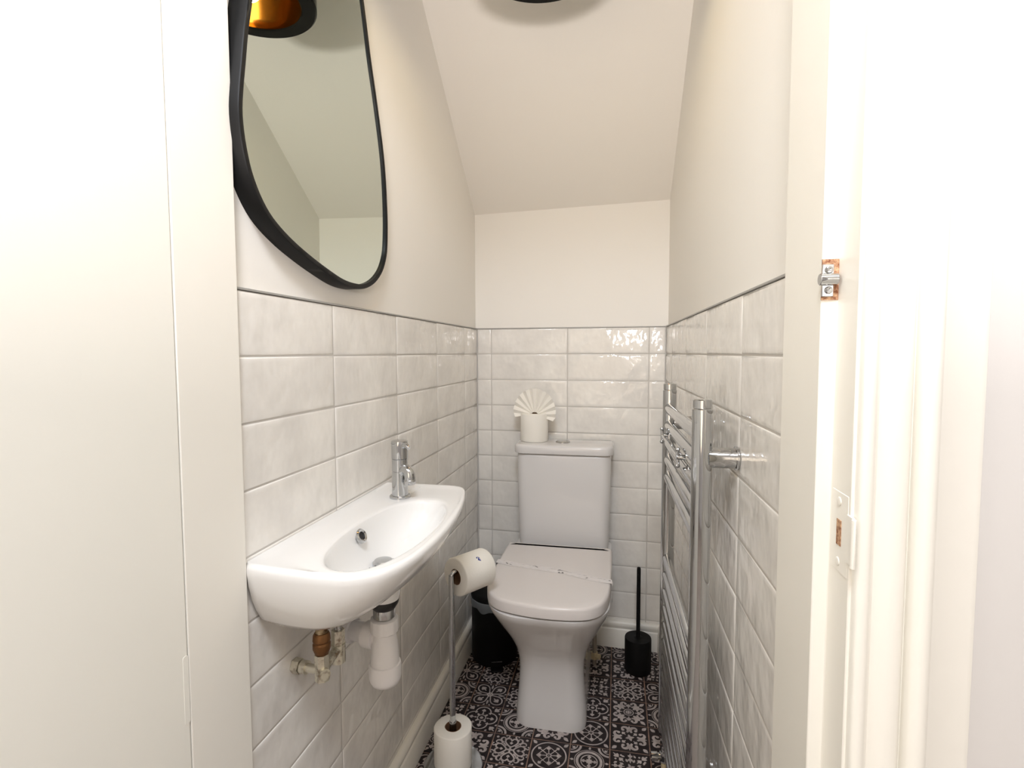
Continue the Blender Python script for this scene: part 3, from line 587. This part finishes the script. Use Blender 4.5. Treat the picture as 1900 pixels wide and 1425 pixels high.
c = mb.build('printed_lines', 'greyprint', t, smooth=0); c['kind'] = 'stuff'

# small cream-capped pipe behind the pan
t = thing('floor_pipe', (-.062, 1.86, 0), 'short yellowed pipe with a nut rising from the floor behind the toilet', 'pipe')
mb = MB(); mb.tube([(-.068, 1.86, 0), (-.068, 1.86, .115)], .0075, 16); mb.build('pipe', 'oldpipe', t)
mb = MB(); mb.tube([(-.068, 1.86, .022), (-.068, 1.86, .045)], .013, 6); mb.tube([(-.068, 1.86, .034), (-.048, 1.85, .034)], .009, 12); mb.build('nut', 'yellowed', t, smooth=30)

# ------------------------------------------------------------------ toilet rolls
def roll(name, C_, d, r, L, label, rc=.020, mark_=False, upd=None):
    t = thing(name, tuple(C_), label, 'toilet roll', 'toilet rolls')
    d = Vector(d).normalized(); T = axis(Vector(C_) - d*L/2, d)
    mb = MB(); N2 = 72; prof = [(rc+.0012, .0006), (r-.004, 0), (r-.001, .001), (r, .003), (r, L-.003), (r-.001, L-.001), (r-.004, L), (rc+.0012, L-.0006)]
    rnd_ = random.Random(1)
    rings = []
    for rr_, z in prof:
        rings.append([((rr_+.0007*math.sin(3*a_+1)+.0004*math.sin(7*a_))*math.cos(a_), (rr_+.0007*math.sin(3*a_+1))*math.sin(a_), z) for a_ in [2*PI*i/N2 for i in range(N2)]])
    rings.append(rings[0]); mb.loft(rings, False, False, 0, T); mb.build('paper', 'paper', t, smooth=50)
    mb = MB(); mb.lathe([(rc+.0012, .0004), (rc+.0012, L-.0004), (rc, L-.0004), (rc, .0004), (rc+.0012, .0004)], T, 40, 0, False, False); mb.build('core', 'card', t, smooth=50)
    return t, T
# free-standing holder
sx_, sy_ = -.4285, 1.312
t = thing('toilet_roll_stand', (sx_, sy_, 0), 'chrome free-standing toilet roll holder beside the basin wall', 'toilet roll holder')
mb = MB(); mb.lathe([(.078, 0), (.080, .002), (.080, .006), (.077, .009), (.012, .0105)], Matrix.Translation((sx_, sy_, 0)), 56, 0); mb.build('base', 'chrome', t, smooth=35)
mb = MB(); mb.tube([(sx_, sy_, .009), (sx_, sy_, .534)], .0080, 24); mb.build('pole', 'chrome', t, smooth=40)
mb = MB(); mb.tube([(sx_, sy_, .009), (sx_, sy_, .128)], .0098, 24); mb.build('pole_foot', 'chrome_dull', t, smooth=40)
da = Vector((.56, .828, 0)).normalized()
ap = [Vector((sx_, sy_, .530)), Vector((sx_, sy_, .536))+da*.001, Vector((sx_, sy_, .5400))+da*.006, Vector((sx_, sy_, .5400))+da*.118, Vector((sx_, sy_, .5430))+da*.124, Vector((sx_, sy_, .552))+da*.127]
mb = MB(); mb.tube([tuple(p) for p in ap], .0058, 20); mb.build('arm', 'chrome', t, smooth=40)
C1 = Vector((sx_, sy_, 0)) + da*.066; C1.z = .5255
tr, T = roll('toilet_roll', C1, da, .0515, .104, 'toilet roll with a small blue mark, hung on the arm of the chrome stand')
# small blue printed triangle on the roll: two crossing leaf strokes
mb = MB()
sd = Vector((da.y, -da.x, 0))
def onroll(s, a_, h=.0003): return Vector(C1) + da*s + (sd*math.sin(a_) + Vector((0,0,1))*math.cos(a_))*(.0523+h)
tri = [(.006, .50), (.013, .47), (.010, .62)]
for (p, q, r_) in (((-.001,.50), (.0065,.46), (.0005,.60)), ((.0000,.66), (.0075,.50), (.0085,.78)), ((.0075,.47), (.0092,.60), (.0088,.74))):
    mb.add([onroll(*p), onroll(*q), onroll(*r_)], [(0,1,2)])
c = mb.build('blue_mark', 'bluemark', tr, smooth=0); c['label'] = 'small blue printed triangle'
roll('toilet_roll', (sx_+.0015, sy_-.002, .0630), (0,0,1), .0515, .104, 'spare toilet roll standing upright on the base of the chrome stand', rc=.021)
tr, T = roll('toilet_roll', (-.2985, 1.928, .8530), (0,0,1), .0515, .104, 'toilet roll with its end folded into a fan, upright on the cistern lid')
# pleated paper fan
mb = MB(); NF = 22; cx_, cy_, cz_ = -.2960, 1.915, .900
pts0, pts1 = [], []
for k in range(NF+1):
    a_ = math.radians(188 - 206*k/NF); zig = .0045 if k % 2 else -.0045
    Rf = .078 if k not in (0, NF) else .073
    Rf *= (1.0 + .08*math.sin(math.radians(180*k/NF)))
    pts0.append((cx_+.012*math.cos(a_), cy_+zig*.15, cz_+.010*math.sin(a_)))
    pts1.append((cx_+Rf*math.cos(a_), cy_-.008+zig*1.1, cz_+Rf*1.12*math.sin(a_)+.004))
th = .0006
mb.loft([[pts0[k], pts1[k], (pts1[k][0], pts1[k][1]+th, pts1[k][2]), (pts0[k][0], pts0[k][1]+th, pts0[k][2])] for k in range(NF+1)])
mb.build('folded_fan', 'paper', tr, smooth=0)

# ------------------------------------------------------------------ pedal bin
bx_, by_ = -.4360, 1.845
t = thing('pedal_bin', (bx_, by_, 0), 'small black pedal bin in the corner behind the toilet', 'bin')
T = Matrix.Translation((bx_, by_, 0))
mb = MB(); mb.lathe([(.076, 0), (.082, .003), (.0845, .010), (.0845, .215), (.0845, .232)], T, 72, 0); mb.build('body', 'black', t, smooth=40)
mb = MB(); mb.lathe([(.0862, .236), (.0868, .240), (.0868, .252), (.084, .262), (.070, .272), (.040, .279), (.004, .281)], T, 72, 0); mb.build('lid', 'black', t, smooth=50)
mb = MB()
rn = random.Random(4); n = 90
def lring(r, z0, amp): return [(bx_+(r+.0012*math.sin(9*2*PI*i/n)+rn.uniform(-.0006, .0006))*math.cos(2*PI*i/n), by_+(r+.0012*math.sin(9*2*PI*i/n))*math.sin(2*PI*i/n), z0+amp*math.sin(5*2*PI*i/n+1)+amp*.6*math.sin(11*2*PI*i/n)) for i in range(n)]
mb.loft([lring(.0860, .236, 0), lring(.0882, .234, .0), lring(.0878, .222, .002), lring(.0868, .205, .005)], False, False); c = mb.build('liner', 'liner', t, smooth=60); c['label'] = 'translucent bin liner folded over the rim'
pdv = Vector((.30, -.95, 0)).normalized(); ps = Vector((pdv.y, -pdv.x, 0))
mb = MB(); b0 = Vector((bx_, by_, 0))
Tp = Matrix(((-ps.x, pdv.x, 0, bx_), (-ps.y, pdv.y, 0, by_), (0, 0, 1, 0), (0, 0, 0, 1)))
mb.box((-.022, .078, .006), (.022, .118, .012), 0, Tp); mb.box((-.019, .075, .002), (.019, .092, .030), 0, Tp); mb.build('pedal', 'black', t, bevel=.002, seg=2)
mb = MB(); mb.box((-.020, .0905, .0285), (.020, .0925, .0305), 0, Tp); mb.build('pedal_edge', 'chrome_dull', t)

# ------------------------------------------------------------------ toilet brush
ux, uy = .0848, 1.853
t = thing('toilet_brush', (ux, uy, 0), 'matt black toilet brush in a round holder beside the radiator', 'toilet brush')
T = Matrix.Translation((ux, uy, 0))
mb = MB(); mb.lathe([(.041, 0), (.044, .002), (.0462, .008), (.0462, .118), (.0450, .1215), (.0200, .1225), (.0120, .1210), (.0120, .05)], T, 56, 0); mb.build('holder', 'black', t, smooth=40)
mb = MB(); mb.lathe([(.020, .117), (.0200, .1215), (.0078, .1232), (.0068, .127), (.0068, .370), (.0055, .3745), (.002, .3755)], T, 28, 0); mb.build('handle', 'black', t, smooth=40)

# ------------------------------------------------------------------ towel radiator on the right wall
t = thing('towel_radiator', (xr(1.15), 1.145, .6), 'tall chrome ladder towel radiator on the right tiled wall', 'radiator')
Y0, Y1 = .921, 1.372
PX = lambda y: xr(y) - .0575
for y, nm in ((Y0, 0), (Y1, 1)):
    T = Matrix.Translation((PX(y), y, 0))
    mb = MB(); mb.lathe([(.0150, .135), (.0168, .137), (.0168, 1.0345), (.0155, 1.0360), (.0150, 1.0365), (.0158, 1.0372), (.0158, 1.0500), (.0145, 1.0515), (.003, 1.0520)], T, 48, 0); mb.build('post', 'chrome', t, smooth=35)
def rung(z):
    mb = MB(); n = 24; rings = []
    for y in (Y0+.004, Y0+.03, Y1-.03, Y1-.004):
        k = 1.0 if Y0+.02 < y < Y1-.02 else .86
        rings.append([(PX(y)-.004+.0105*k*math.cos(2*PI*i/n), y, z+.0134*k*math.sin(2*PI*i/n)) for i in range(n)])
    mb.loft(rings); return mb.build('rung', 'chrome', t, smooth=50)
for z in [.990-.0435*k for k in range(5)] + [.604-.0435*k for k in range(11)]: rung(z)
for z in (.953, .235):
    for y in (Y0, Y1):
        mb = MB(); x0_, x1_ = PX(y)+.010, xr(y)
        mb.tube([(x0_, y, z), (x1_-.003, y, z)], .0170, 32); mb.tube([(x1_-.0045, y, z), (x1_-.0004, y, z)], .0200, 32); mb.build('wall_bracket', 'chrome', t, smooth=35)
for y in (Y0, Y1):
    mb = MB(); x_ = PX(y); mb.lathe([(.009, .050), (.0125, .054), (.0125, .078), (.0105, .080), (.0105, .118), (.0135, .120), (.0135, .136)], Matrix.Translation((x_, y, 0)), 8, 0)
    mb.tube([(x_, y, .066), (x_-.020, y-.003, .066)], .0085, 18); mb.tube([(x_-.018, y-.003, .066), (x_-.034, y-.005, .066)], .0115, 18); mb.build('valve', 'chrome', t, smooth=30)
    mb = MB(); mb.tube([(x_, y, -.0005), (x_, y, .054)], .0078, 18); mb.tube([(x_, y, 0), (x_, y, .006)], .016, 24); c = mb.build('tail_pipe', 'yellowed', t, smooth=35); c['label'] = 'yellowed tail pipe'
# slim chrome towel hanger clipped on in front of the rungs
t = thing('towel_hanger', (PX(1.2)-.025, 1.2, .925), 'slim chrome hanging bar clipped to the upper rungs of the radiator', 'towel bar')
mb = MB(); h0 = (PX(1.33)-.021, 1.33, .926); h1 = (PX(1.05)-.021, 1.05, .926)
mb.tube([h0, h1], .0036, 14); mb.build('bar', 'chrome', t)
for h in (h0, h1):
    mb = MB(); mb.tube([(h[0]-.001, h[1], .940), (h[0]-.0005, h[1], .912)], .0036, 14); mb.tube([(h[0]+.014, h[1], .9265), (h[0]-.003, h[1], .9265)], .0050, 16)
    for z in (.942, .910): mb.lathe([(.001, -.005), (.0038, -.0035), (.0052, 0), (.0038, .0035), (.001, .005)], Matrix.Translation((h[0]-.001, h[1], z)), 16, 0)
    mb.build('end_clip', 'chrome', t)
